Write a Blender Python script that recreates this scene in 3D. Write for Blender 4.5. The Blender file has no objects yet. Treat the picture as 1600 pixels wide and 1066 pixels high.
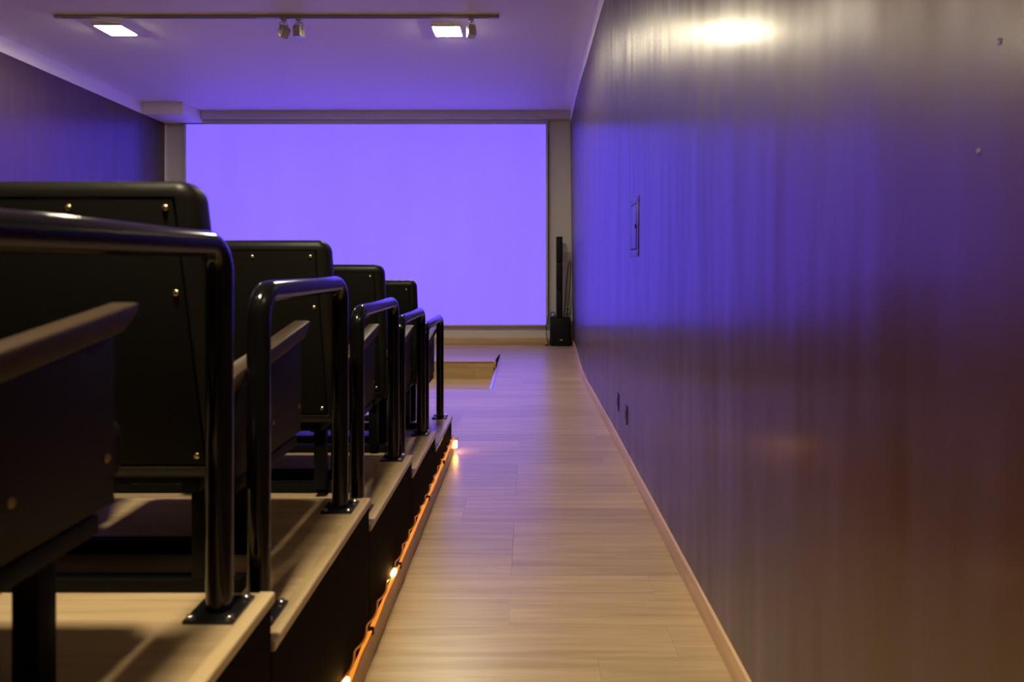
import bpy, bmesh, math, random
from mathutils import Vector, Matrix
random.seed(7)
C = bpy.context.scene.collection
S = bpy.context.scene

# ------------------------------------------------------------------ camera, world, exposure
cam = bpy.data.cameras.new('camera')
cam_o = bpy.data.objects.new('camera', cam); C.objects.link(cam_o)
EYE = 1.26
cam_o.location = (0, 0, EYE)
cam_o.rotation_euler = (math.pi / 2, 0, 0)
cam.sensor_width = 36.0
cam.lens = 22.5                      # 1000 px at 1600 px width
cam.shift_x = -26 / 1600
cam.shift_y = -121 / 1600
cam.clip_start = 0.02
cam.dof.use_dof = True
cam.dof.focus_distance = 4.6
cam.dof.aperture_fstop = 3.2
S.camera = cam_o
w = bpy.data.worlds.new('world'); S.world = w
w.use_nodes = True
w.node_tree.nodes['Background'].inputs[0].default_value = (0, 0, 0, 1)
w.node_tree.nodes['Background'].inputs[1].default_value = 0
S.view_settings.view_transform = 'Standard'
S.view_settings.look = 'None'
S.view_settings.exposure = 0.0
S.view_settings.gamma = 1.0
S.view_settings.use_curve_mapping = False
S.cycles.max_bounces = 12
S.cycles.diffuse_bounces = 5
S.cycles.glossy_bounces = 4
S.cycles.sample_clamp_indirect = 6.0

PANEL_STRENGTH = 290.0          # the far pair
PANEL_NEAR = 640.0              # the one over the first seats
PANEL_COLOR = (1.0, 0.87, 0.58)
SCREEN_COLOR = (0.112, 0.062, 1.0)
SCREEN_STRENGTH = 2.15

# ------------------------------------------------------------------ materials
def mat(name, color, rough=0.5, metal=0.0, spec=0.5, coat=0.0, emit=None, emit_s=0.0):
    m = bpy.data.materials.new(name); m.use_nodes = True
    b = m.node_tree.nodes['Principled BSDF']
    b.inputs['Base Color'].default_value = (*color, 1)
    b.inputs['Roughness'].default_value = rough
    b.inputs['Metallic'].default_value = metal
    b.inputs['Specular IOR Level'].default_value = spec
    b.inputs['Coat Weight'].default_value = coat
    if emit:
        b.inputs['Emission Color'].default_value = (*emit, 1)
        b.inputs['Emission Strength'].default_value = emit_s
    return m

def nodes(m):
    nt = m.node_tree
    return nt, nt.nodes, nt.links, nt.nodes['Principled BSDF']

def add_bump(m, scale, strength, dist=0.01, detail=3.0, coords='Object'):
    nt, N, L, b = nodes(m)
    tc = N.new('ShaderNodeTexCoord'); mp = N.new('ShaderNodeMapping'); nz = N.new('ShaderNodeTexNoise'); bp = N.new('ShaderNodeBump')
    mp.inputs['Scale'].default_value = scale
    nz.inputs['Scale'].default_value = 1.0; nz.inputs['Detail'].default_value = detail
    bp.inputs['Strength'].default_value = strength; bp.inputs['Distance'].default_value = dist
    L.new(tc.outputs[coords], mp.inputs['Vector']); L.new(mp.outputs[0], nz.inputs['Vector'])
    L.new(nz.outputs['Fac'], bp.inputs['Height'])
    prev = b.inputs['Normal'].links
    if prev:
        L.new(prev[0].from_socket, bp.inputs['Normal'])
    L.new(bp.outputs[0], b.inputs['Normal'])
    return nz

def wood(name, dark, light, rough=0.3, spec=0.5, grain=(1.3, 26, 26), vary=0.10, fine=(5, 160, 160)):
    """laminate: grain runs along X, each plank its own tone and grain offset"""
    m = mat(name, light, rough, spec=spec)
    nt, N, L, b = nodes(m)
    geo = N.new('ShaderNodeNewGeometry'); oi = N.new('ShaderNodeObjectInfo')
    off = N.new('ShaderNodeVectorMath'); off.operation = 'MULTIPLY_ADD'
    comb = N.new('ShaderNodeCombineXYZ')
    for i in range(3):
        L.new(oi.outputs['Random'], comb.inputs[i])
    off.inputs[1].default_value = (37, 11, 5)
    L.new(comb.outputs[0], off.inputs[0]); L.new(geo.outputs['Position'], off.inputs[2])
    def noise(scale, det, dist):
        mp = N.new('ShaderNodeMapping'); mp.inputs['Scale'].default_value = scale
        nz = N.new('ShaderNodeTexNoise'); nz.inputs['Scale'].default_value = 1; nz.inputs['Detail'].default_value = det
        nz.inputs['Distortion'].default_value = dist
        L.new(off.outputs[0], mp.inputs['Vector']); L.new(mp.outputs[0], nz.inputs['Vector'])
        return nz
    n1 = noise(grain, 4, 0.6); n2 = noise(fine, 2, 0.0)
    mix = N.new('ShaderNodeMix'); mix.inputs['Factor'].default_value = 0.3
    L.new(n1.outputs['Fac'], mix.inputs['A']); L.new(n2.outputs['Fac'], mix.inputs['B'])
    ramp = N.new('ShaderNodeValToRGB')
    ramp.color_ramp.elements[0].position = 0.34; ramp.color_ramp.elements[0].color = (*dark, 1)
    ramp.color_ramp.elements[1].position = 0.66; ramp.color_ramp.elements[1].color = (*light, 1)
    L.new(mix.outputs['Result'], ramp.inputs[0])
    hsv = N.new('ShaderNodeHueSaturation')
    mr = N.new('ShaderNodeMapRange'); mr.inputs['To Min'].default_value = 1 - vary; mr.inputs['To Max'].default_value = 1 + vary
    L.new(oi.outputs['Random'], mr.inputs['Value']); L.new(mr.outputs[0], hsv.inputs['Value'])
    L.new(ramp.outputs[0], hsv.inputs['Color']); L.new(hsv.outputs[0], b.inputs['Base Color'])
    bp = N.new('ShaderNodeBump'); bp.inputs['Strength'].default_value = 0.06; bp.inputs['Distance'].default_value = 0.002
    L.new(n2.outputs['Fac'], bp.inputs['Height']); L.new(bp.outputs[0], b.inputs['Normal'])
    return m

M = {}
M['floor'] = wood('laminate_floor', (0.36, 0.235, 0.105), (0.52, 0.37, 0.195), rough=0.31, spec=0.7)
M['tread'] = wood('laminate_tread', (0.37, 0.25, 0.13), (0.53, 0.385, 0.22), rough=0.33)
M['trimwood'] = wood('laminate_trim', (0.44, 0.265, 0.115), (0.59, 0.395, 0.195), rough=0.4, grain=(18, 1.5, 30), fine=(90, 6, 90))
M['trimwood_x'] = wood('laminate_trim_across', (0.42, 0.27, 0.13), (0.58, 0.40, 0.21), rough=0.4)
M['nosing'] = wood('laminate_nosing', (0.40, 0.275, 0.14), (0.53, 0.39, 0.215), rough=0.33, grain=(18, 1.5, 30), fine=(90, 6, 90))
M['subfloor'] = mat('subfloor', (0.10, 0.065, 0.035), 0.7)
M['pitwood'] = wood('pit_board', (0.36, 0.24, 0.11), (0.52, 0.365, 0.19), rough=0.4)

M['wall'] = mat('dark_gloss_paint', (0.042, 0.0135, 0.006), 0.385, spec=0.8, coat=0.28)
add_bump(M['wall'], (1, 1.8, 0.33), 1.0, 0.075, 2.6)
add_bump(M['wall'], (45, 45, 38), 0.10, 0.004, 3.0)
_nt, _N, _L, _b = nodes(M['wall'])
_b.inputs['Anisotropic'].default_value = 0.6; _b.inputs['Coat Roughness'].default_value = 0.18; _b.inputs['IOR'].default_value = 1.95; _b.inputs['Specular IOR Level'].default_value = 0.5
_t = _N.new('ShaderNodeCombineXYZ'); _t.inputs[1].default_value = 1.0
_L.new(_t.outputs[0], _b.inputs['Tangent'])
M['white'] = mat('white_ceiling_paint', (0.80, 0.745, 0.69), 0.6)
add_bump(M['white'], (90, 90, 90), 0.05, 0.002)
M['backwall'] = mat('light_grey_wall_paint', (0.56, 0.52, 0.49), 0.6)
add_bump(M['backwall'], (70, 70, 70), 0.08, 0.003)
M['frame'] = mat('screen_frame_paint', (0.50, 0.46, 0.47), 0.45)
M['screen'] = mat('projection_cloth', (0.12, 0.12, 0.12), 0.8, emit=SCREEN_COLOR, emit_s=SCREEN_STRENGTH)
M['leather'] = mat('black_leatherette', (0.0065, 0.0047, 0.0033), 0.48, spec=0.38)
add_bump(M['leather'], (160, 160, 160), 0.18, 0.002)
add_bump(M['leather'], (9, 9, 9), 0.20, 0.012)
M['panel'] = mat('dark_back_board', (0.006, 0.0047, 0.0034), 0.65, spec=0.15)
add_bump(M['panel'], (220, 220, 220), 0.1, 0.001)
M['sidepanel'] = mat('dark_brown_side_vinyl', (0.011, 0.0072, 0.0072), 0.55, spec=0.22)
add_bump(M['sidepanel'], (260, 260, 260), 0.2, 0.002)
M['pad'] = mat('brown_arm_vinyl', (0.044, 0.025, 0.0105), 0.48)
add_bump(M['pad'], (220, 220, 220), 0.12, 0.001)
M['steel'] = mat('black_painted_steel', (0.004, 0.0036, 0.003), 0.5, spec=0.12)
M['gloss'] = mat('gloss_black_tube', (0.004, 0.0037, 0.004), 0.13, spec=0.42)
add_bump(M['gloss'], (30, 30, 30), 0.05, 0.002)
M['plate'] = mat('black_base_plate', (0.011, 0.0105, 0.011), 0.25, spec=0.6)
M['bolt'] = mat('zinc_bolt', (0.55, 0.52, 0.48), 0.28, metal=1.0)
M['brass'] = mat('brass_screw', (0.80, 0.62, 0.32), 0.25, metal=1.0)
M['screwdull'] = mat('dull_brass_screw', (0.30, 0.20, 0.09), 0.5, metal=1.0)
M['face'] = mat('platform_face_paint', (0.0065, 0.0042, 0.0028), 0.85, spec=0.06)
add_bump(M['face'], (50, 50, 50), 0.1, 0.003)
M['track'] = mat('white_track_metal', (0.36, 0.33, 0.31), 0.45)
M['spot'] = mat('pale_spot_metal', (0.50, 0.47, 0.42), 0.35)
M['spotglass'] = mat('spot_lens', (0.75, 0.75, 0.72), 0.12)
M['led_near'] = mat('led_diffuser_near', (0.8, 0.8, 0.8), 0.5, emit=PANEL_COLOR, emit_s=PANEL_NEAR)
M['ledframe'] = mat('white_led_frame', (0.8, 0.8, 0.8), 0.35)
M['led'] = mat('led_diffuser', (0.8, 0.8, 0.8), 0.5, emit=PANEL_COLOR, emit_s=PANEL_STRENGTH)
M['speaker'] = mat('speaker_cabinet', (0.006, 0.006, 0.007), 0.6, spec=0.2)
M['grille'] = mat('speaker_grille', (0.004, 0.004, 0.005), 0.6, spec=0.2)
add_bump(M['grille'], (300, 300, 300), 0.5, 0.002)
M['badge'] = mat('white_badge', (0.7, 0.7, 0.7), 0.4)
M['cable'] = mat('black_cable', (0.006, 0.0055, 0.006), 0.6, spec=0.2)
M['bluecable'] = mat('dark_blue_cable', (0.02, 0.025, 0.09), 0.4)
M['duct'] = mat('mauve_grey_duct', (0.36, 0.29, 0.29), 0.5)
M['boxgrey'] = mat('grey_power_box', (0.45, 0.42, 0.40), 0.5)
M['alu'] = mat('aluminium_trim', (0.72, 0.70, 0.72), 0.28, metal=0.7)
M['rope'] = mat('amber_rope_tube', (0.10, 0.04, 0.008), 0.35, emit=(1.0, 0.30, 0.018), emit_s=0.95)
M['ropeclear'] = mat('twisted_clear_lead', (0.14, 0.06, 0.015), 0.18, emit=(1.0, 0.32, 0.02), emit_s=0.22)
M['bulb'] = mat('amber_bulb', (1, 0.8, 0.5), 0.3, emit=(1.0, 0.50, 0.10), emit_s=34.0)
M['plateswitch'] = mat('dark_painted_plate', (0.018, 0.0105, 0.0115), 0.35)
M['darkgap'] = mat('dark_gap', (0.004, 0.003, 0.004), 0.6)

# ------------------------------------------------------------------ mesh helpers
def box(bm, x0, x1, y0, y1, z0, z1, bevel=0.0, seg=2):
    r = bmesh.ops.create_cube(bm, size=1.0)
    vs = r['verts']
    for v in vs:
        v.co = Vector((x0 + (v.co.x + .5) * (x1 - x0), y0 + (v.co.y + .5) * (y1 - y0), z0 + (v.co.z + .5) * (z1 - z0)))
    if bevel > 0:
        es = list({e for v in vs for e in v.link_edges})
        r2 = bmesh.ops.bevel(bm, geom=es, offset=bevel, segments=seg, affect='EDGES', profile=0.5)
    return bm

def prism_x(bm, prof, x0, x1, bevel=0.0, seg=2):
    """polygon in (y, z) swept along x"""
    a = [bm.verts.new((x0, y, z)) for y, z in prof]
    b = [bm.verts.new((x1, y, z)) for y, z in prof]
    n = len(prof); fs = []
    fs.append(bm.faces.new(a)); fs.append(bm.faces.new(b[::-1]))
    for i in range(n):
        j = (i + 1) % n
        fs.append(bm.faces.new((a[j], a[i], b[i], b[j])))
    bmesh.ops.recalc_face_normals(bm, faces=fs)
    if bevel > 0:
        es = list({e for f in fs for e in f.edges})
        bmesh.ops.bevel(bm, geom=es, offset=bevel, segments=seg, affect='EDGES', profile=0.5)
    return bm

def tube(bm, pts, r, seg=12, caps=True):
    pts = [Vector(p) for p in pts]
    rings = []
    t0 = (pts[1] - pts[0]).normalized()
    up = Vector((0, 0, 1)) if abs(t0.z) < 0.9 else Vector((1, 0, 0))
    nrm = t0.cross(up).normalized()
    for i, p in enumerate(pts):
        if i == 0: t = t0
        elif i == len(pts) - 1: t = (pts[-1] - pts[-2]).normalized()
        else: t = ((pts[i + 1] - p).normalized() + (p - pts[i - 1]).normalized()).normalized()
        nrm = (nrm - t * nrm.dot(t)).normalized()
        bn = t.cross(nrm)
        rings.append([bm.verts.new(p + (nrm * math.cos(a) + bn * math.sin(a)) * r) for a in [2 * math.pi * k / seg for k in range(seg)]])
    for a, b in zip(rings, rings[1:]):
        for k in range(seg):
            bm.faces.new((a[k], a[(k + 1) % seg], b[(k + 1) % seg], b[k]))
    if caps:
        bm.faces.new(rings[0][::-1]); bm.faces.new(rings[-1])
    return bm

def nosing_bm(horizontal, x0, x1, y0, y1, z0, z1, r=.006):
    """tread edge strip: only the outer top and bottom edges are rounded"""
    prof = [(0, z0), (0, z1)]
    wd = (x1 - x0) if horizontal else (y1 - y0)
    for k in range(5):
        a = math.pi / 2 * k / 4; prof.append((wd - r + r * math.sin(a), z1 - r + r * math.cos(a)))
    for k in range(3):
        a = math.pi / 2 * k / 2; prof.append((wd - .003 + .003 * math.cos(a), z0 + .003 - .003 * math.sin(a)))
    bm = bmesh.new()
    if horizontal:
        a = [bm.verts.new((x0 + p, y0, z)) for p, z in prof]; b = [bm.verts.new((x0 + p, y1, z)) for p, z in prof]
    else:
        a = [bm.verts.new((x0, y0 + p, z)) for p, z in prof]; b = [bm.verts.new((x1, y0 + p, z)) for p, z in prof]
    n = len(prof); bm.faces.new(a); bm.faces.new(b[::-1])
    for i in range(n): bm.faces.new((a[i], a[(i + 1) % n], b[(i + 1) % n], b[i]))
    return bm

def lathe(bm, prof, seg=12, origin=(0, 0, 0), rot=None):
    """profile (r, h) turned about +Z, then rotated and moved"""
    R = rot or Matrix.Identity(3); o = Vector(origin)
    rings = []
    for r, h in prof:
        if r < 1e-6:
            rings.append([bm.verts.new(o + R @ Vector((0, 0, h)))])
        else:
            rings.append([bm.verts.new(o + R @ Vector((r * math.cos(2 * math.pi * k / seg), r * math.sin(2 * math.pi * k / seg), h))) for k in range(seg)])
    for a, b in zip(rings, rings[1:]):
        for k in range(seg):
            k2 = (k + 1) % seg
            if len(a) == 1 and len(b) == 1: continue
            if len(a) == 1: bm.faces.new((a[0], b[k2], b[k]))
            elif len(b) == 1: bm.faces.new((a[k], a[k2], b[0]))
            else: bm.faces.new((a[k], a[k2], b[k2], b[k]))
    return bm

def mesh_of(bm, name, smooth=True):
    bmesh.ops.recalc_face_normals(bm, faces=bm.faces[:])
    me = bpy.data.meshes.new(name); bm.to_mesh(me); bm.free()
    if smooth:
        for p in me.polygons: p.use_smooth = True
        try: me.set_sharp_from_angle(angle=math.radians(42))
        except Exception: pass
    return me

def obj(name, bm_or_me, m, parent=None, loc=(0, 0, 0), label=None, smooth=True):
    me = bm_or_me if isinstance(bm_or_me, bpy.types.Mesh) else mesh_of(bm_or_me, name, smooth)
    if len(me.materials) == 0: me.materials.append(m)
    o = bpy.data.objects.new(name, me); C.objects.link(o)
    o.location = loc
    if parent: o.parent = parent
    if label: o['label'] = label
    return o

def tag(o, label, cat, group=None, kind=None):
    o['label'] = label; o['category'] = cat
    if group: o['group'] = group
    if kind: o['kind'] = kind
    return o

def thing(name, loc, label, cat, group=None, kind=None):
    o = bpy.data.objects.new(name, None); C.objects.link(o)
    o.empty_display_size = 0.1; o.location = loc
    return tag(o, label, cat, group, kind)

def B(*a, **k): return box(bmesh.new(), *a, **k)

def spline(pts, x):
    """Catmull-Rom through (x, y) pairs"""
    if x <= pts[0][0]: return pts[0][1]
    if x >= pts[-1][0]: return pts[-1][1]
    for i in range(len(pts) - 1):
        if pts[i][0] <= x <= pts[i + 1][0]: break
    def tan(k):
        a = pts[max(k - 1, 0)]; b = pts[min(k + 1, len(pts) - 1)]
        return (b[1] - a[1]) / (b[0] - a[0])
    h = pts[i + 1][0] - pts[i][0]; t = (x - pts[i][0]) / h
    return ((2 * t**3 - 3 * t**2 + 1) * pts[i][1] + (t**3 - 2 * t**2 + t) * h * tan(i)
            + (-2 * t**3 + 3 * t**2) * pts[i + 1][1] + (t**3 - t**2) * h * tan(i + 1))

# ------------------------------------------------------------------ room shell
Y0, Y1 = -3.6, 10.02          # behind the camera .. screen wall
ZC = 3.62                     # ceiling
ZP = 3.45                     # top of the dark paint
FOOT = [(-3.6, .630), (0, .631), (1.93, .628), (3.5, .620), (4.74, .613), (5.8, .602), (6.5, .593), (7.2, .602), (8.1, .634), (8.9, .664), (9.5, .680), (10.1, .688)]
HEAD = [(-3.6, .63), (5.3, .631), (6.76, .632), (7.8, .624), (9.0, .636), (10.1, .652)]
def wall_x(y, z):
    t = min(max(z / ZP, 0), 1)
    return spline(FOOT, y) * (1 - t) + spline(HEAD, y) * t
def left_x(y): return -5.01 - 0.068 * y

def sheet(fx, ya, yb, za, zb, ny, nz, thick):
    """wall as a curved slab: fx(y, z) gives the room face, thick is added outward (sign carries the side)"""
    bm = bmesh.new(); G = {}
    for i in range(ny + 1):
        for j in range(nz + 1):
            y = ya + (yb - ya) * i / ny; z = za + (zb - za) * j / nz
            G[i, j, 0] = bm.verts.new((fx(y, z), y, z)); G[i, j, 1] = bm.verts.new((fx(y, z) + thick, y, z))
    for i in range(ny):
        for j in range(nz):
            for s in (0, 1):
                bm.faces.new((G[i, j, s], G[i + 1, j, s], G[i + 1, j + 1, s], G[i, j + 1, s]))
    for i in range(ny):
        for j in (0, nz): bm.faces.new((G[i, j, 0], G[i + 1, j, 0], G[i + 1, j, 1], G[i, j, 1]))
    for j in range(nz):
        for i in (0, ny): bm.faces.new((G[i, j, 0], G[i, j + 1, 0], G[i, j + 1, 1], G[i, j, 1]))
    return bm

tag(obj('wall_right', sheet(wall_x, Y0, Y1, -.02, ZP, 140, 16, .12), M['wall']), 'long glossy dark brown side wall beside the aisle', 'wall', kind='structure')
tag(obj('wall_left', sheet(lambda y, z: left_x(y), Y0, Y1, -.02, ZP, 8, 4, -.12), M['wall']), 'dark painted wall beyond the seats on the far left', 'wall', kind='structure')
tag(obj('trim_1', sheet(lambda y, z: wall_x(y, ZP) - .006, Y0, Y1, ZP, ZC, 70, 1, .126), M['white']), 'thin white strip between ceiling and glossy dark side wall', 'trim', kind='structure')
tag(obj('trim_2', sheet(lambda y, z: left_x(y) + .006, Y0, Y1, ZP, ZC, 8, 1, -.126), M['white']), 'white strip along ceiling above the dark left wall', 'trim', kind='structure')
tag(obj('ceiling', B(-6.0, 1.0, Y0, Y1, ZC, ZC + .1), M['white']), 'flat white ceiling tinted violet by the screen', 'ceiling', kind='structure')
tag(obj('wall_back', B(-6.0, 1.0, Y1, Y1 + .12, -.3, ZC + .1), M['backwall']), 'pale grey end wall around the big lit screen', 'wall', kind='structure')
tag(obj('wall_front', B(-6.0, 1.0, Y0 - .12, Y0, -.3, ZC + .1), M['wall']), 'dark rear wall of the room behind the viewer', 'wall', kind='structure')
tag(obj('trim_3', B(-5.05, wall_x(9.9, ZP) - .008, 9.86, Y1, 3.495, ZC, bevel=.004), M['backwall']), 'pale boxed header running above the lit screen', 'trim', kind='structure')
tag(obj('trim_4', B(left_x(9.4) + .01, -5.055, 9.36, Y1, 3.443, ZC, bevel=.004), M['white']), 'white boxed ceiling corner left of the screen header', 'trim', kind='structure')
tag(obj('trim_5', B(-5.685, -5.655, 9.985, Y1, .10, 3.44, bevel=.003), M['white']), 'narrow white upright strip in the left corner of screen wall', 'trim', kind='structure')

# floor: subfloor slabs around the sunken pit, with laminate planks laid across the room
PX0, PX1, PY0, PY1, PZ = -4.2, -.392, 6.40, 7.72, -.13
bm = bmesh.new()
T = -.012
box(bm, -6.0, 1.0, Y0, PY0, -.3, T); box(bm, -6.0, 1.0, PY1 + .016, Y1, -.3, T)
box(bm, PX1, 1.0, PY0, PY1, -.3, T); box(bm, -6.0, PX0, PY0, PY1, -.3, T)
box(bm, PX0, PX1, PY0, PY1, -.3, PZ - .012)
floor = tag(obj('floor', bm, M['subfloor'], smooth=False), 'pale laminate plank floor of the aisle and front', 'floor', kind='structure')

ROW = .1785; ROFF = .085; GAP = .0003
def plank_mesh(x0, x1, y0, y1, z1=0.0, th=.012):
    bm = bmesh.new()
    c = .0002
    lo = [bm.verts.new(p) for p in ((x0, y0, z1 - th), (x1, y0, z1 - th), (x1, y1, z1 - th), (x0, y1, z1 - th))]
    mi = [bm.verts.new(p) for p in ((x0, y0, z1 - c), (x1, y0, z1 - c), (x1, y1, z1 - c), (x0, y1, z1 - c))]
    hi = [bm.verts.new(p) for p in ((x0 + c, y0 + c, z1), (x1 - c, y0 + c, z1), (x1 - c, y1 - c, z1), (x0 + c, y1 - c, z1))]
    bm.faces.new(hi)
    for a, b in ((lo, mi), (mi, hi)):
        for k in range(4):
            bm.faces.new((a[k], a[(k + 1) % 4], b[(k + 1) % 4], b[k]))
    return bm
ENDS = {}
def lay(parent, m, x0, x1f, y0, y1, z=0.0, first=None, length=1.3, org=(0, 0, 0)):
    k = math.floor((y0 - ROFF) / ROW)
    while k * ROW + ROFF < y1 - 1e-4:
        a = max(y0, k * ROW + ROFF); b = min(y1, (k + 1) * ROW + ROFF)
        if b - a > .012:
            right = x1f(.5 * (a + b)) if callable(x1f) else x1f
            # the joints of one row stay where they are across regions
            if k not in ENDS: ENDS[k] = random.choice((-.07, -.07, .22, -.33, .48, .75))
            cuts = []
            e = ENDS[k]
            while e > x0 + .15: e -= length
            e += length
            while e < right - .12:
                if e > x0 + .15: cuts.append(e)
                e += length
            xs = [x0] + cuts + [right]
            for xa, xb in zip(xs, xs[1:]):
                obj('plank', plank_mesh(xa + GAP - org[0], xb - GAP - org[0], a + GAP - org[1], b - GAP - org[1], z - org[2]), m, parent, smooth=False)
        k += 1
SKIRT = .013
def aisle_right(y): return wall_x(y, 0) - .004
AX = -.51
tier_end = 4.286
lay(floor, M['floor'], AX + .002, aisle_right, .55, tier_end)
lay(floor, M['floor'], -5.2, aisle_right, tier_end + .003, PY0)
lay(floor, M['floor'], PX1 + .028, aisle_right, PY0, PY1)
lay(floor, M['floor'], PX1 + .0, aisle_right, PY1, 8.87)
lay(floor, M['floor'], -5.55, aisle_right, 8.87, Y1)
lay(floor, M['pitwood'], PX0, PX1, PY0, PY1, PZ)
obj('pit_edge_trim', B(PX1 - .004, PX1 + .026, PY0, PY1 - .01, -.02, .004, bevel=.002), M['alu'], floor, label='pale metal strip along the pit edge')
obj('pit_side', B(PX1 - .012, PX1 - .001, PY0, PY1, PZ, -.004), M['pitwood'], floor)
obj('pit_side', B(PX0, PX1 - .013, PY0 - .002, PY0 + .010, PZ, -.004), M['pitwood'], floor)

# tilted floor panel behind the pit
hatch = thing('floor_panel', (PX1, PY1, 0), 'low wedge floor panel rising from far floor, brown front at pit', 'floor panel')
HL = 8.87 - PY1
bm = prism_x(bmesh.new(), [(.015, .070), (HL, -.008), (HL, -.012), (.015, -.012)], PX0 - PX1 + .002, -.018)
obj('panel_core', bm, M['subfloor'], hatch, smooth=False)
k = 0; y = .0; rowd = [.0, .17, .35, .53, .71, .89, 1.07, HL]
for a, b in zip(rowd, rowd[1:]):
    z_a = .082 * (1 - a / HL); z_b = .082 * (1 - b / HL)
    for xa, xb in ((PX0 - PX1 + .002, -2.4), (-2.4, -1.1 + .3 * (k % 2)), (-1.1 + .3 * (k % 2), -.018)):
        bm = prism_x(bmesh.new(), [(a + GAP, z_a), (b - GAP, z_b), (b - GAP, z_b - .010), (a + GAP, z_a - .010)], xa + GAP, xb - GAP)
        obj('plank', bm, M['floor'], hatch, smooth=False)
    k += 1
for xa, xb in ((PX0 - PX1 + .002, -1.9), (-1.9, -.245), (-.245, -.03)):
    obj('front_board', B(xa + GAP, xb - GAP, .0, .014, PZ + .001, .071), M['pitwood'], hatch, smooth=False)
obj('nosing', B(PX0 - PX1 + .002, -.018, -.006, .012, .0715, .0835, bevel=.002), M['trimwood_x'], hatch)
obj('end_cap', B(-.029, -.003, -.004, .03, .003, .082, bevel=.002), M['pitwood'], hatch)
bm = prism_x(bmesh.new(), [(.03, .081), (HL, .001), (.03, .001)], -.017, -.006)
obj('side_cheek', bm, M['face'], hatch, smooth=False)

# baseboards
def skirting(ya, yb, n):
    bm = bmesh.new(); rings = []
    for i in range(n + 1):
        y = ya + (yb - ya) * i / n
        x = wall_x(y, 0.04) + .001
        rings.append([bm.verts.new(p) for p in ((x, y, .001), (x - SKIRT, y, .001), (x - SKIRT, y, .072), (x - SKIRT + .003, y, .079), (x - .003, y, .082), (x, y, .082))])
    for a, b in zip(rings, rings[1:]):
        for k in range(6): bm.faces.new((a[k], a[(k + 1) % 6], b[(k + 1) % 6], b[k]))
    bm.faces.new(rings[0]); bm.faces.new(rings[-1][::-1])
    return bm
br = tag(obj('baseboard_right', skirting(Y0, 2.49, 30), M['trimwood']), 'low pale wood skirting along foot of glossy dark wall', 'baseboard', kind='structure')
for a, b in ((2.4915, 4.78), (4.782, 7.1), (7.102, Y1)):
    obj('board', skirting(a, b, 26), M['trimwood'], br)
tag(obj('baseboard_back', B(-5.66, aisle_right(10) - .01, Y1 - .016, Y1, .001, .098, bevel=.002), M['trimwood_x']), 'pale wood skirting under the lit screen', 'baseboard', kind='structure')

# ------------------------------------------------------------------ screen
scr = thing('projection_screen', (-2.53, 9.955, .315), 'large wall-mounted screen glowing violet in a thin frame', 'screen')
SW, SH = 5.59, 3.11
bm = bmesh.new(); G = {}
nx, nz = 56, 10
for i in range(nx + 1):
    for j in range(nz + 1):
        x = -SW / 2 + SW * i / nx; z = SH * j / nz
        G[i, j] = bm.verts.new((x, .0, z))
for i in range(nx):
    for j in range(nz): bm.faces.new((G[i, j], G[i + 1, j], G[i + 1, j + 1], G[i, j + 1]))
cloth = obj('cloth', bm, M['screen'], scr)
nt, N, L, b = nodes(M['screen'])
tc = N.new('ShaderNodeTexCoord'); mp = N.new('ShaderNodeMapping'); nz_ = N.new('ShaderNodeTexNoise'); mr = N.new('ShaderNodeMapRange')
mp.inputs['Scale'].default_value = (2.2, 1, .35); nz_.inputs['Scale'].default_value = 1; nz_.inputs['Detail'].default_value = 3
mr.inputs['To Min'].default_value = SCREEN_STRENGTH * .90; mr.inputs['To Max'].default_value = SCREEN_STRENGTH * 1.10
L.new(tc.outputs['Object'], mp.inputs['Vector']); L.new(mp.outputs[0], nz_.inputs['Vector']); L.new(nz_.outputs['Fac'], mr.inputs['Value']); L.new(mr.outputs[0], b.inputs['Emission Strength'])
for nm, a in (('frame_bar', (-SW / 2 - .04, SW / 2 + .04, -.02, .05, SH, SH + .07)), ('frame_bar', (-SW / 2 - .04, SW / 2 + .04, -.012, .05, -.028, 0)),
              ('frame_bar', (-SW / 2 - .035, -SW / 2, -.012, .05, 0, SH)), ('frame_bar', (SW / 2, SW / 2 + .035, -.012, .05, 0, SH))):
    obj(nm, B(*a, bevel=.003), M['frame'], scr)
obj('backing_board', B(-SW / 2, SW / 2, .02, .045, 0, SH), M['frame'], scr, smooth=False)

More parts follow.
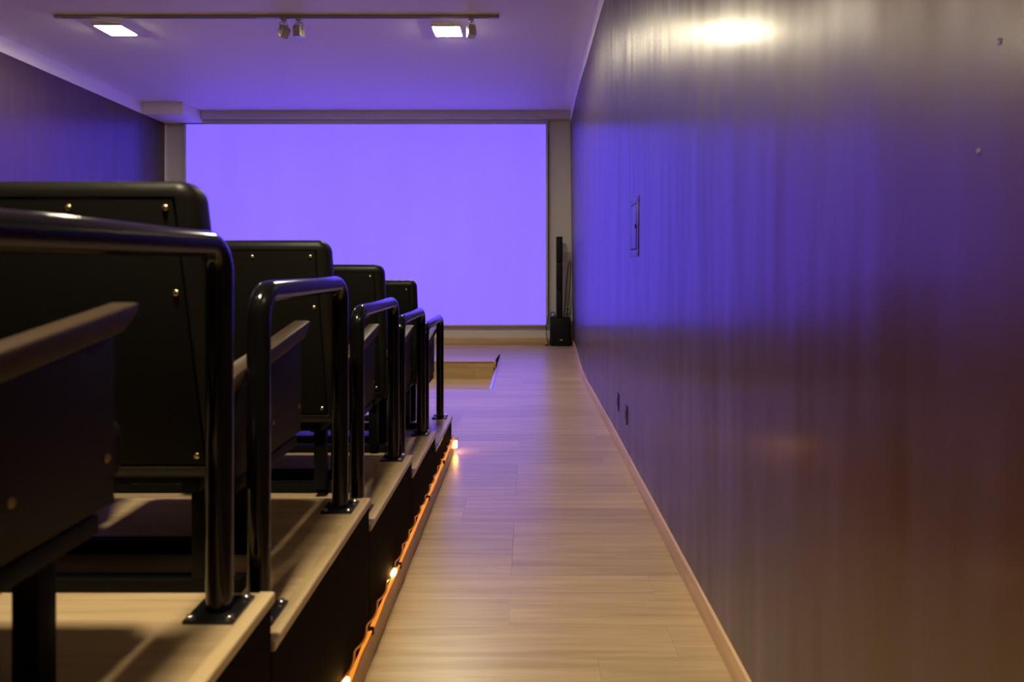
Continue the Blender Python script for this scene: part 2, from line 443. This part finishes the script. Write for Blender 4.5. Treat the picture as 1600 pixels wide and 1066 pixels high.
# ------------------------------------------------------------------ tiered seating platform
TIERS = [(.60, .51, 1.287), (.501, 1.287, 2.073), (.414, 2.073, 2.828), (.333, 2.828, 3.543), (.24, 3.543, 4.286)]
PL = -2.45
plat = thing('seating_platform', (AX, 2.4, 0), 'stepped dark platform with pale wood treads left of aisle', 'platform')
O = (AX, 2.4, 0)
def local(x0, x1, y0, y1, z0, z1): return (x0 - O[0], x1 - O[0], y0 - O[1], y1 - O[1], z0 - O[2], z1 - O[2])
NOSE = .030
for i, (h, ya, yb) in enumerate([(.69, Y0 + .05, .51)] + TIERS):
    obj('tier_body', B(*local(PL, AX - .006, ya + (.0 if i == 0 else .0005), yb - .006, .001, h - .0225)), M['face'], plat, smooth=False)
    # rounded pale nosings: along the aisle and along the front of the tread
    obj('nosing', nosing_bm(True, *local(AX - NOSE, AX, ya + .001, yb, h - .022, h)), M['nosing'], plat)
    obj('nosing', nosing_bm(False, *local(PL, AX - NOSE - .0003, yb - NOSE, yb, h - .022, h)), M['tread'], plat)
    if i > 0:
        y = yb - NOSE - .0003; r = 0
        while y > ya + .02:
            y2 = max(ya + .001, y - ROW)
            if y2 - ya < .04: y2 = ya + .001
            cut = (-1.75, -1.25, -2.05, -1.5, -1.1)[(r * 2 + i) % 5]
            for xa, xb in ((PL, cut), (cut, AX - NOSE - .0003)):
                obj('plank', plank_mesh(xa + GAP - O[0], xb - GAP - O[0], y2 + GAP - O[1], y - GAP - O[1], h, .022), M['tread'], plat, smooth=False)
            y = y2; r += 1
    else:
        obj('plank', plank_mesh(PL - O[0], AX - NOSE - .001 - O[0], ya - O[1], yb - NOSE - .001 - O[1], h, .022), M['tread'], plat, smooth=False)
obj('baseboard', B(*local(AX - .0055, AX + .0125, Y0 + .05, tier_end - .004, .001, .080), bevel=.003), M['trimwood'], plat, label='pale wood baseboard along platform foot')

# ------------------------------------------------------------------ rope light on the platform baseboard
rope = thing('rope_light', (AX + .006, 4.3, .08), 'amber glowing rope light lying on the platform baseboard', 'rope light')
RO = (AX + .006, 4.3, .08)
def rp(x, y, z): return (x - RO[0], y - RO[1], z - RO[2])
def strand(r, ph, amp, x0, z0, step=.03, ya=.8, yb=4.29, turns=9.0):
    pts = []; n = int((yb - ya) / step)
    for i in range(n + 1):
        y = ya + (yb - ya) * i / n
        wob = .0035 * math.sin(y * 7.1 + ph) + .002 * math.sin(y * 17 + 2 * ph)
        pts.append(rp(x0 + amp * math.cos(turns * y + ph), y, z0 + amp * math.sin(turns * y + ph) + wob))
    return pts
obj('tube', tube(bmesh.new(), strand(.0052, 0, .004, AX + .006, .0905), .0045, 8), M['rope'], rope)
obj('tube', tube(bmesh.new(), strand(.0052, math.pi, .004, AX + .006, .0905), .0045, 8), M['rope'], rope)
obj('lead_wire', tube(bmesh.new(), strand(.003, 1.0, .0055, AX + .001, .107, .012, turns=44.0), .0032, 6), M['ropeclear'], rope)
for y in (1.42, 2.03, 2.47, 3.18, 3.75):
    obj('tie_clip', B(*[v for p in zip(rp(AX - .004, y, .081), rp(AX + .0185, y + .008, .105)) for v in p], bevel=.002), M['cable'], rope)
for y in (1.15, 1.76, 2.40):
    bm = lathe(bmesh.new(), [(0, -.032), (.007, -.026), (.0095, -.006), (.0095, .012), (.005, .026), (0, .030)], 10, rp(AX + .004, y, .100), Matrix.Rotation(math.pi / 2, 3, 'X'))
    obj('bulb', bm, M['bulb'], rope)
obj('end_lamp', B(*[v for p in zip(rp(AX + .014, 4.268, .028), rp(AX + .032, 4.292, .080)) for v in p], bevel=.005), M['bulb'], rope, label='bright block lamp at the far end')
obj('end_lamp_cap', B(*[v for p in zip(rp(AX + .012, 4.266, .080), rp(AX + .036, 4.296, .100)) for v in p], bevel=.003), M['boxgrey'], rope)

# ------------------------------------------------------------------ guard rails
def u_path(length, height, rb=.055, n=7):
    p = [(0, 0, 0), (0, 0, .25), (0, 0, height - rb)]
    for k in range(1, n + 1):
        a = math.pi / 2 * k / n
        p.append((0, rb - rb * math.cos(a), height - rb + rb * math.sin(a)))
    p.append((0, length / 2, height))
    for k in range(0, n + 1):
        a = math.pi / 2 * k / n
        p.append((0, length - rb + rb * math.sin(a), height - rb + rb * math.cos(a)))
    p += [(0, length, .25), (0, length, 0)]
    return p
PR = .0245
def screw_mesh(r=.0065, h=.0035):
    return mesh_of(lathe(bmesh.new(), [(r, 0), (r, h * .4), (r * .6, h * .9), (0, h)], 8), 'screw')
bolt_me = mesh_of(lathe(bmesh.new(), [(.0085, 0), (.0085, .004), (.006, .0065), (0, .0072)], 6), 'bolt'); bolt_me.materials.append(M['bolt'])
plate_me = mesh_of(B(-.047, .047, -.047, .047, 0, .007, bevel=.002), 'base_plate'); plate_me.materials.append(M['plate'])
RAILS = [(-.5865, .615, 1.215, .60, .690, 'large black tube guard rail nearest the viewer on highest tread'),
         (-.584, 1.385, 1.985, .501, .690, 'black tube guard rail with second tread under it, behind nearest rail'),
         (-.5865, 2.185, 2.775, .414, .672, 'middle black tube guard rail on third tread from the viewer'),
         (-.586, 2.91, 3.485, .333, .660, 'black tube guard rail on fourth tread, second from the screen end'),
         (-.5865, 3.61, 4.235, .24, .655, 'smallest black tube guard rail on lowest tread by end lamp')]
for x, ya, yb, h, H, lab in RAILS:
    t = thing('guard_rail', (x, ya, h), lab, 'rail', 'guard rails along the aisle side of the platform')
    obj('tube', tube(bmesh.new(), [(px, py, pz + .0065) for px, py, pz in u_path(yb - ya, H)], PR, 24), M['gloss'], t)
    for y in (0, yb - ya):
        p = obj('base_plate', plate_me, M['plate'], t, (0, y, 0))
        for sx in (-1, 1):
            for sy in (-1, 1):
                obj('bolt', bolt_me, M['bolt'], p, (sx * .036, sy * .036, .0068))

# ------------------------------------------------------------------ paired theatre seats
LEAN = .231
ZT = .93
def back_y(z): return (ZT - z) * LEAN
screw_y = mesh_of(lathe(bmesh.new(), [(.0065, 0), (.0065, .0012), (.0045, .0032), (0, .0038)], 8, (0, 0, 0), Matrix.Rotation(math.pi / 2 , 3, 'X')), 'screw'); screw_y.materials.append(M['brass'])
screw_x = mesh_of(lathe(bmesh.new(), [(.0065, 0), (.0065, .0012), (.0045, .0032), (0, .0038)], 8, (0, 0, 0), Matrix.Rotation(math.pi / 2, 3, 'Y')), 'screw'); screw_x.materials.append(M['screwdull'])
def shear(bm):
    for v in bm.verts: v.co.y += back_y(v.co.z)
    return bm
def backrest_mesh():
    bm = B(-.245, .245, -.092, 0, .285, ZT, bevel=.033, seg=5)
    bm.normal_update()
    f = max((f for f in bm.faces if f.normal.y < -.99), key=lambda f: f.calc_area())
    r = bmesh.ops.inset_region(bm, faces=[f], thickness=.006, depth=-.009)
    # a soft crown along the top edge
    for v in bm.verts:
        if v.co.z > .8: v.co.z -= .012 * (v.co.x / .245) ** 4
    return mesh_of(shear(bm), 'backrest')
back_me = backrest_mesh(); back_me.materials.append(M['leather'])
bp_me = mesh_of(shear(B(-.206, .206, -.091, -.082, .324, ZT - .042, bevel=.002)), 'back_panel'); bp_me.materials.append(M['panel'])
seat_me = mesh_of(B(-.236, .236, .07, .53, .298, .412, bevel=.034, seg=4), 'seat'); seat_me.materials.append(M['leather'])
pan_me = mesh_of(B(-.20, .20, .10, .46, .2862, .298, bevel=.002), 'seat_pan'); pan_me.materials.append(M['panel'])
def pad_top(y): return .600 - .16 * (.466 - y)
pad_me = mesh_of(prism_x(bmesh.new(), [(.0, pad_top(0)), (.466, pad_top(.466)), (.463, pad_top(.463) - .014), (.425, pad_top(.425) - .038), (.0, pad_top(0) - .038)], -.024, .024, bevel=.006, seg=2), 'armrest'); pad_me.materials.append(M['pad'])
side_me = mesh_of(prism_x(bmesh.new(), [(-.02, .300), (.42, .300), (.42, pad_top(.42) - .040), (-.02, pad_top(-.02) - .040)], -.012, .020, bevel=.004), 'side_panel'); side_me.materials.append(M['sidepanel'])
brk_me = mesh_of(B(-.010, .022, .0, .38, .270, .2985, bevel=.003), 'arm_bracket'); brk_me.materials.append(M['steel'])
leg_me = mesh_of(B(-.02, .02, -.02, .02, .034, .2495, bevel=.003), 'leg'); leg_me.materials.append(M['steel'])
leg_long = mesh_of(B(-.02, .02, -.02, .02, .0005, .2495, bevel=.003), 'leg'); leg_long.materials.append(M['steel'])
bar_front = mesh_of(B(-1.02 + .04, .172, -.02, .02, .0005, .034, bevel=.003), 'crossbar'); bar_front.materials.append(M['steel'])
bar_me = mesh_of(B(-1.02 + .04, .245, -.02, .02, .0005, .034, bevel=.003), 'crossbar'); bar_me.materials.append(M['steel'])
DX = -.545                       # second seat of the pair, towards the left
def seat_pair(cx, y, h, front, label, bar=0.0):
    t = thing('theater_seat', (cx, y, h), label, 'seat', 'paired theatre seats on the stepped platform')
    for dx in (0, DX):
        obj('backrest', back_me, M['leather'], t, (dx, 0, 0))
        bp = obj('back_panel', bp_me, M['panel'], t, (dx, 0, 0))
        for sx, sz in ((-.19, .869), (0, .869), (.19, .869), (-.19, .70), (.19, .70), (-.19, .345), (.19, .345)):
            obj('screw', screw_y, M['brass'], bp, (sx, -.0909 + back_y(sz), sz))
        obj('seat', seat_me, M['leather'], t, (dx, 0, 0))
        obj('seat_pan', pan_me, M['panel'], t, (dx, 0, 0))
    for ax in (.262, .262 + DX + .0, -.262 + DX):
        s = -1 if ax < DX else 1
        obj('armrest', pad_me, M['pad'], t, (ax + .007 * s, 0, 0))
        sp = obj('side_panel', side_me, M['sidepanel'], t, (ax - (0 if s > 0 else .008), 0, 0))
        obj('arm_bracket', brk_me, M['steel'], t, (ax - (0 if s > 0 else .012), 0, 0))
        for sy in (.225, .40):
            obj('screw', screw_x, M['brass'], sp, (.020, sy, .372))
    for lx in (.152, DX - .152):
        for ly in (.15, front): obj('leg', leg_long if front > .4 and ly == front else leg_me, M['steel'], t, (lx, ly, 0))
        obj('seat_frame', B(-.02, .02, .09, front + .05, .250, .286, bevel=.003), M['steel'], t, (lx, 0, 0))
    for ly in (.15, front):
        has_bar = not (front > .4 and ly == front)      # the nearest pair stands on bare front legs
        off = bar if ly == .15 else 0.0
        if has_bar: obj('crossbar', bar_me if ly == .15 else bar_front, M['steel'], t, (0, ly + off, 0))
        obj('seat_frame', B(DX - .145, .145, -.018, .018, .252, .2855, bevel=.003), M['steel'], t, (0, ly, 0))
        for bx in (.215 if ly == .15 else .125, DX - .20) if has_bar else ():
            obj('bolt', bolt_me, M['bolt'], t, (bx, ly + off, .0335))
SEATS = [(-.905, .545, .60, .43, 'nearest dark seat, only its armrest and side visible at left edge'),
         (-.905, 1.335, .501, .35, 'tallest black leather seat back at left, behind nearest guard rail'),
         (-.905, 2.17, .414, .35, 'black seat on third tread, its back between tallest seat and screen', .055),
         (-.905, 2.96, .333, .35, 'black seat on fourth tread, third visible back from the left', .042),
         (-.905, 3.81, .24, .35, 'smallest black seat back, farthest from viewer on lowest tread')]
for a in SEATS: seat_pair(*a)

# ------------------------------------------------------------------ ceiling lights and track
def led_panel(x, y, label, s=.29, led='led'):
    t = thing('ceiling_light', (x, y, ZC), label, 'ceiling light', 'square LED panels on the ceiling')
    bm = bmesh.new(); h = s / 2
    for a in ((-h, h, -h, -h + .014), (-h, h, h - .014, h), (-h, -h + .014, -h + .0145, h - .0145), (h - .014, h, -h + .0145, h - .0145)):
        box(bm, *a, -.030, -.0005, bevel=.002)
    obj('frame', bm, M['ledframe'], t)
    obj('diffuser', B(-h + .0145, h - .0145, -h + .0145, h - .0145, -.036, -.004, bevel=.012, seg=3), M[led], t)
led_panel(-.815, 6.43, 'lit square ceiling panel, right one of the two visible')
led_panel(-4.125, 6.40, 'lit square ceiling panel, left one above the dark left wall')
led_panel(-.56, .42, 'lit square ceiling panel overhead nearest the viewer, above first seats', led='led_near')
trk = thing('lighting_track', (-2.39, 6.08, ZC), 'long straight ceiling track rail carrying three small spotlights', 'track')
bm = bmesh.new()
box(bm, -2.10, 2.10, -.018, -.012, -.026, -.0005); box(bm, -2.10, 2.10, .012, .018, -.026, -.0005); box(bm, -2.10, 2.10, -.0115, .0115, -.008, -.0005)
obj('rail_channel', bm, M['track'], trk, smooth=False)
obj('end_piece', B(2.015, 2.11, -.0195, .0195, -.029, -.0005, bevel=.002), M['track'], trk)
obj('end_piece', B(-2.11, -2.05, -.0195, .0195, -.029, -.0005, bevel=.002), M['track'], trk)
obj('joint_cover', B(-.20, .02, -.0195, .0195, -.028, -.0005, bevel=.001), M['track'], trk)
def spotlight(x, pan, tilt, label):
    t = thing('spotlight', (x, 6.08, ZC - .0235), label, 'spotlight', 'small square spotlights on the ceiling track')
    t.scale = (1.25, 1.25, 1.25)
    obj('adapter', B(-.019, .019, -.016, .016, -.028, -.0045, bevel=.002), M['spot'], t)
    obj('stem', lathe(bmesh.new(), [(0, -.028), (.007, -.028), (.007, -.040), (0, -.040)], 10), M['spot'], t)
    R = Matrix.Rotation(pan, 3, 'Z')
    bm = tube(bmesh.new(), [R @ Vector(p) for p in ((-.034, 0, -.098), (-.034, 0, -.048), (-.028, 0, -.0405), (.028, 0, -.0405), (.034, 0, -.048), (.034, 0, -.098))], .0038, 8)
    obj('yoke', bm, M['spot'], t)
    Q = R @ Matrix.Rotation(tilt, 3, 'X')
    c = Vector((0, 0, -.106))
    def place(bm):
        for v in bm.verts: v.co = Q @ v.co + c
        return bm
    hd = obj('head', place(B(-.030, .030, -.036, .036, -.040, .036, bevel=.005)), M['spot'], t)
    bm = bmesh.new()
    for k in range(4): box(bm, -.024, .024, -.030 + .017 * k, -.022 + .017 * k, .0365, .045)
    obj('heat_sink', place(bm), M['spot'], t, smooth=False)
    obj('lens', place(lathe(bmesh.new(), [(0, -.0415), (.024, -.0415), (.024, -.039), (0, -.039)], 16)), M['spotglass'], t)
spotlight(-2.325, math.radians(52), math.radians(42), 'left one of the paired track spotlights, head tilted diagonally')
spotlight(-2.183, math.radians(-14), math.radians(6), 'right one of the paired track spotlights, head hanging upright')
spotlight(-.545, math.radians(20), math.radians(-12), 'lone track spotlight beside the right lit ceiling panel')

# ------------------------------------------------------------------ speaker system in the far corner
sp = thing('column_speaker', (.486, 9.73, 0), 'black column loudspeaker on square bass box in far corner', 'speaker')
SX = .486
obj('bass_box', B(-.156, .156, 0.0, .25, .012, .432, bevel=.006), M['speaker'], sp)
obj('bass_grille', B(-.143, .143, -.010, -.0005, .035, .42, bevel=.004), M['grille'], sp)
bd = obj('badge', B(-.012, .030, -.0125, -.0105, .088, .108, bevel=.001), M['grille'], sp)
for x0, x1, z0, z1 in ((-.011, .003, .092, .105), (.005, .015, .094, .106), (.017, .029, .094, .107)):
    obj('badge_mark', B(x0, x1, -.0145, -.013, z0, z1), M['badge'], bd, smooth=False)
for fx in (-.12, .12):
    for fy in (.03, .22): obj('foot', lathe(bmesh.new(), [(0, 0), (.014, 0), (.012, .0115), (0, .0115)], 10, (fx, fy, 0)), M['cable'], sp)
for z0, z1 in ((.433, .846), (.848, 1.258), (1.26, 1.672)):
    cs = obj('column_section', B(-.062, .032, .03, .135, z0, z1, bevel=.006), M['speaker'], sp)
    obj('column_grille', B(-.055, .025, .022, .0295, z0 + .012, z1 - .008, bevel=.003), M['grille'], cs)
def cable(name, pts, r, m, label, cat='cable'):
    out = []
    n = len(pts)
    for i in range(n - 1):
        p0, p1, p2, p3 = (Vector(pts[max(i - 1, 0)]), Vector(pts[i]), Vector(pts[i + 1]), Vector(pts[min(i + 2, n - 1)]))
        for k in range(6):
            t = k / 6
            out.append(.5 * ((2 * p1) + (-p0 + p2) * t + (2 * p0 - 5 * p1 + 4 * p2 - p3) * t * t + (-p0 + 3 * p1 - 3 * p2 + p3) * t ** 3))
    out.append(Vector(pts[-1]))
    return tag(obj(name, tube(bmesh.new(), out, r, 7), m), label, cat)
loop = [(.37 + .035 * math.cos(a) , 9.80 + .05 * math.sin(a * .5), .478 + .038 * math.sin(a)) for a in [k * .55 for k in range(24)]]
cable('cable_coil', [(.345, 9.80, .440)] + loop + [(.415, 9.80, .440)], .0065, M['bluecable'], 'dark blue coiled cable resting on the bass box top', 'cable')
cable('cable', [(.310, 9.925, 3.30), (.309, 9.925, 2.0), (.307, 9.925, .62), (.300, 9.92, .44), (.272, 9.90, .28), (.276, 9.88, .14), (.300, 9.86, .03), (.27, 9.83, .008), (.25, 9.80, .008), (.30, 9.79, .008), (.322, 9.78, .03), (.318, 9.80, .09)], .0055, M['cable'],
      'thin black cable hanging along right screen edge to the floor')
cable('cable', [(.652, 9.95, 1.32), (.62, 9.95, 1.24), (.585, 9.93, .92), (.565, 9.90, .62), (.545, 9.88, .47), (.530, 9.87, .440)], .0060, M['cable'], 'black cable sloping from wall duct to speaker, left of two')
cable('cable', [(.655, 9.92, 1.28), (.648, 9.92, 1.05), (.628, 9.90, .78), (.598, 9.88, .52), (.590, 9.86, .440)], .0060, M['cable'], 'black cable hanging close to dark wall behind speaker, right of two')
du = thing('cable_duct', (.60, Y1 - .001, .45), 'flat mauve-grey cable duct in corner behind the speaker', 'duct')
obj('cover', B(-.048, .052, -.022, 0, 0, .99, bevel=.003), M['duct'], du)
obj('base_strip', B(-.05, .054, -.006, 0, -.004, .994, bevel=.001), M['boxgrey'], du)
pb = thing('power_outlet', (.605, Y1 - .024, .50), 'small grey power outlet on the duct behind the speaker', 'outlet')
obj('housing', B(-.026, .036, -.035, 0, 0, .095, bevel=.005), M['boxgrey'], pb)
obj('socket', lathe(bmesh.new(), [(0, -.001), (.018, -.001), (.018, .002), (.012, .002), (.012, .0005), (0, .0005)], 14, (.005, -.0355, .05), Matrix.Rotation(math.pi / 2, 3, 'X')), M['cable'], pb)

# ------------------------------------------------------------------ fittings on the glossy right wall
def on_wall(y, z):
    d = .05
    ang = math.atan2(wall_x(y + d, z) - wall_x(y - d, z), 2 * d)
    tilt = math.atan2(wall_x(y, z + d) - wall_x(y, z - d), 2 * d)
    return wall_x(y, z), -ang, tilt
y, z = 3.77, 1.475
x, az, tl = on_wall(y, z)
bk = thing('breaker_box', (x - .001, y, z), 'flush breaker box with small door painted like dark side wall', 'breaker box')
bk.rotation_euler = (0, tl, az)
bm = bmesh.new()
for a in ((-.145, .145, -.173, -.135), (-.145, .145, .135, .173), (-.145, -.105, -.1345, .1345), (.105, .145, -.1345, .1345)):
    box(bm, -.004, .0, a[0], a[1], a[2], a[3], bevel=.0015)
obj('frame', bm, M['wall'], bk)
obj('recess', B(-.0015, .0, -.104, .104, -.134, .134), M['darkgap'], bk, smooth=False)
dr = obj('door', B(-.0065, -.002, -.097, .099, -.127, .127, bevel=.001), M['wall'], bk)
obj('latch', B(-.012, -.0068, -.092, -.078, -.012, .012, bevel=.002), M['cable'], dr)
for py, pz, lab in ((964.5, 628, 'slim dark wall plate above the skirting, farther of the two'), (977, 648, 'slim dark wall plate above the skirting, nearer of the two')):
    yy = .61 / ((py - 826) / 1000); zz = EYE - (pz - 412) / 1000 * yy
    x, az, tl = on_wall(yy, zz)
    t = thing('wall_plate', (x - .001, yy, zz), lab, 'wall plate', 'wall plates above the right skirting')
    t.rotation_euler = (0, tl, az)
    obj('cover', B(-.005, 0, -.037, .037, -.058, .058, bevel=.0015), M['plateswitch'], t)
    obj('socket', B(-.0062, -.0052, -.020, .020, -.026, .026), M['darkgap'], t)
for px, py, lab in ((1562, 65, 'upper round painted-over plug near top right of side wall'), (1530, 238, 'lower round painted-over plug on side wall below another')):
    yy = .631 / ((px - 826) / 1000); zz = EYE - (py - 412) / 1000 * yy
    x, az, tl = on_wall(yy, zz)
    t = tag(obj('wall_plug', lathe(bmesh.new(), [(0, -.001), (.0056, -.001), (.0052, .0003), (.0036, .0010), (0, .0014)], 12, (0, 0, 0), Matrix.Rotation(-math.pi / 2, 3, 'Y')), M['wall'], None, (x, yy, zz)), lab, 'wall plug', 'painted-over plugs on the glossy wall')
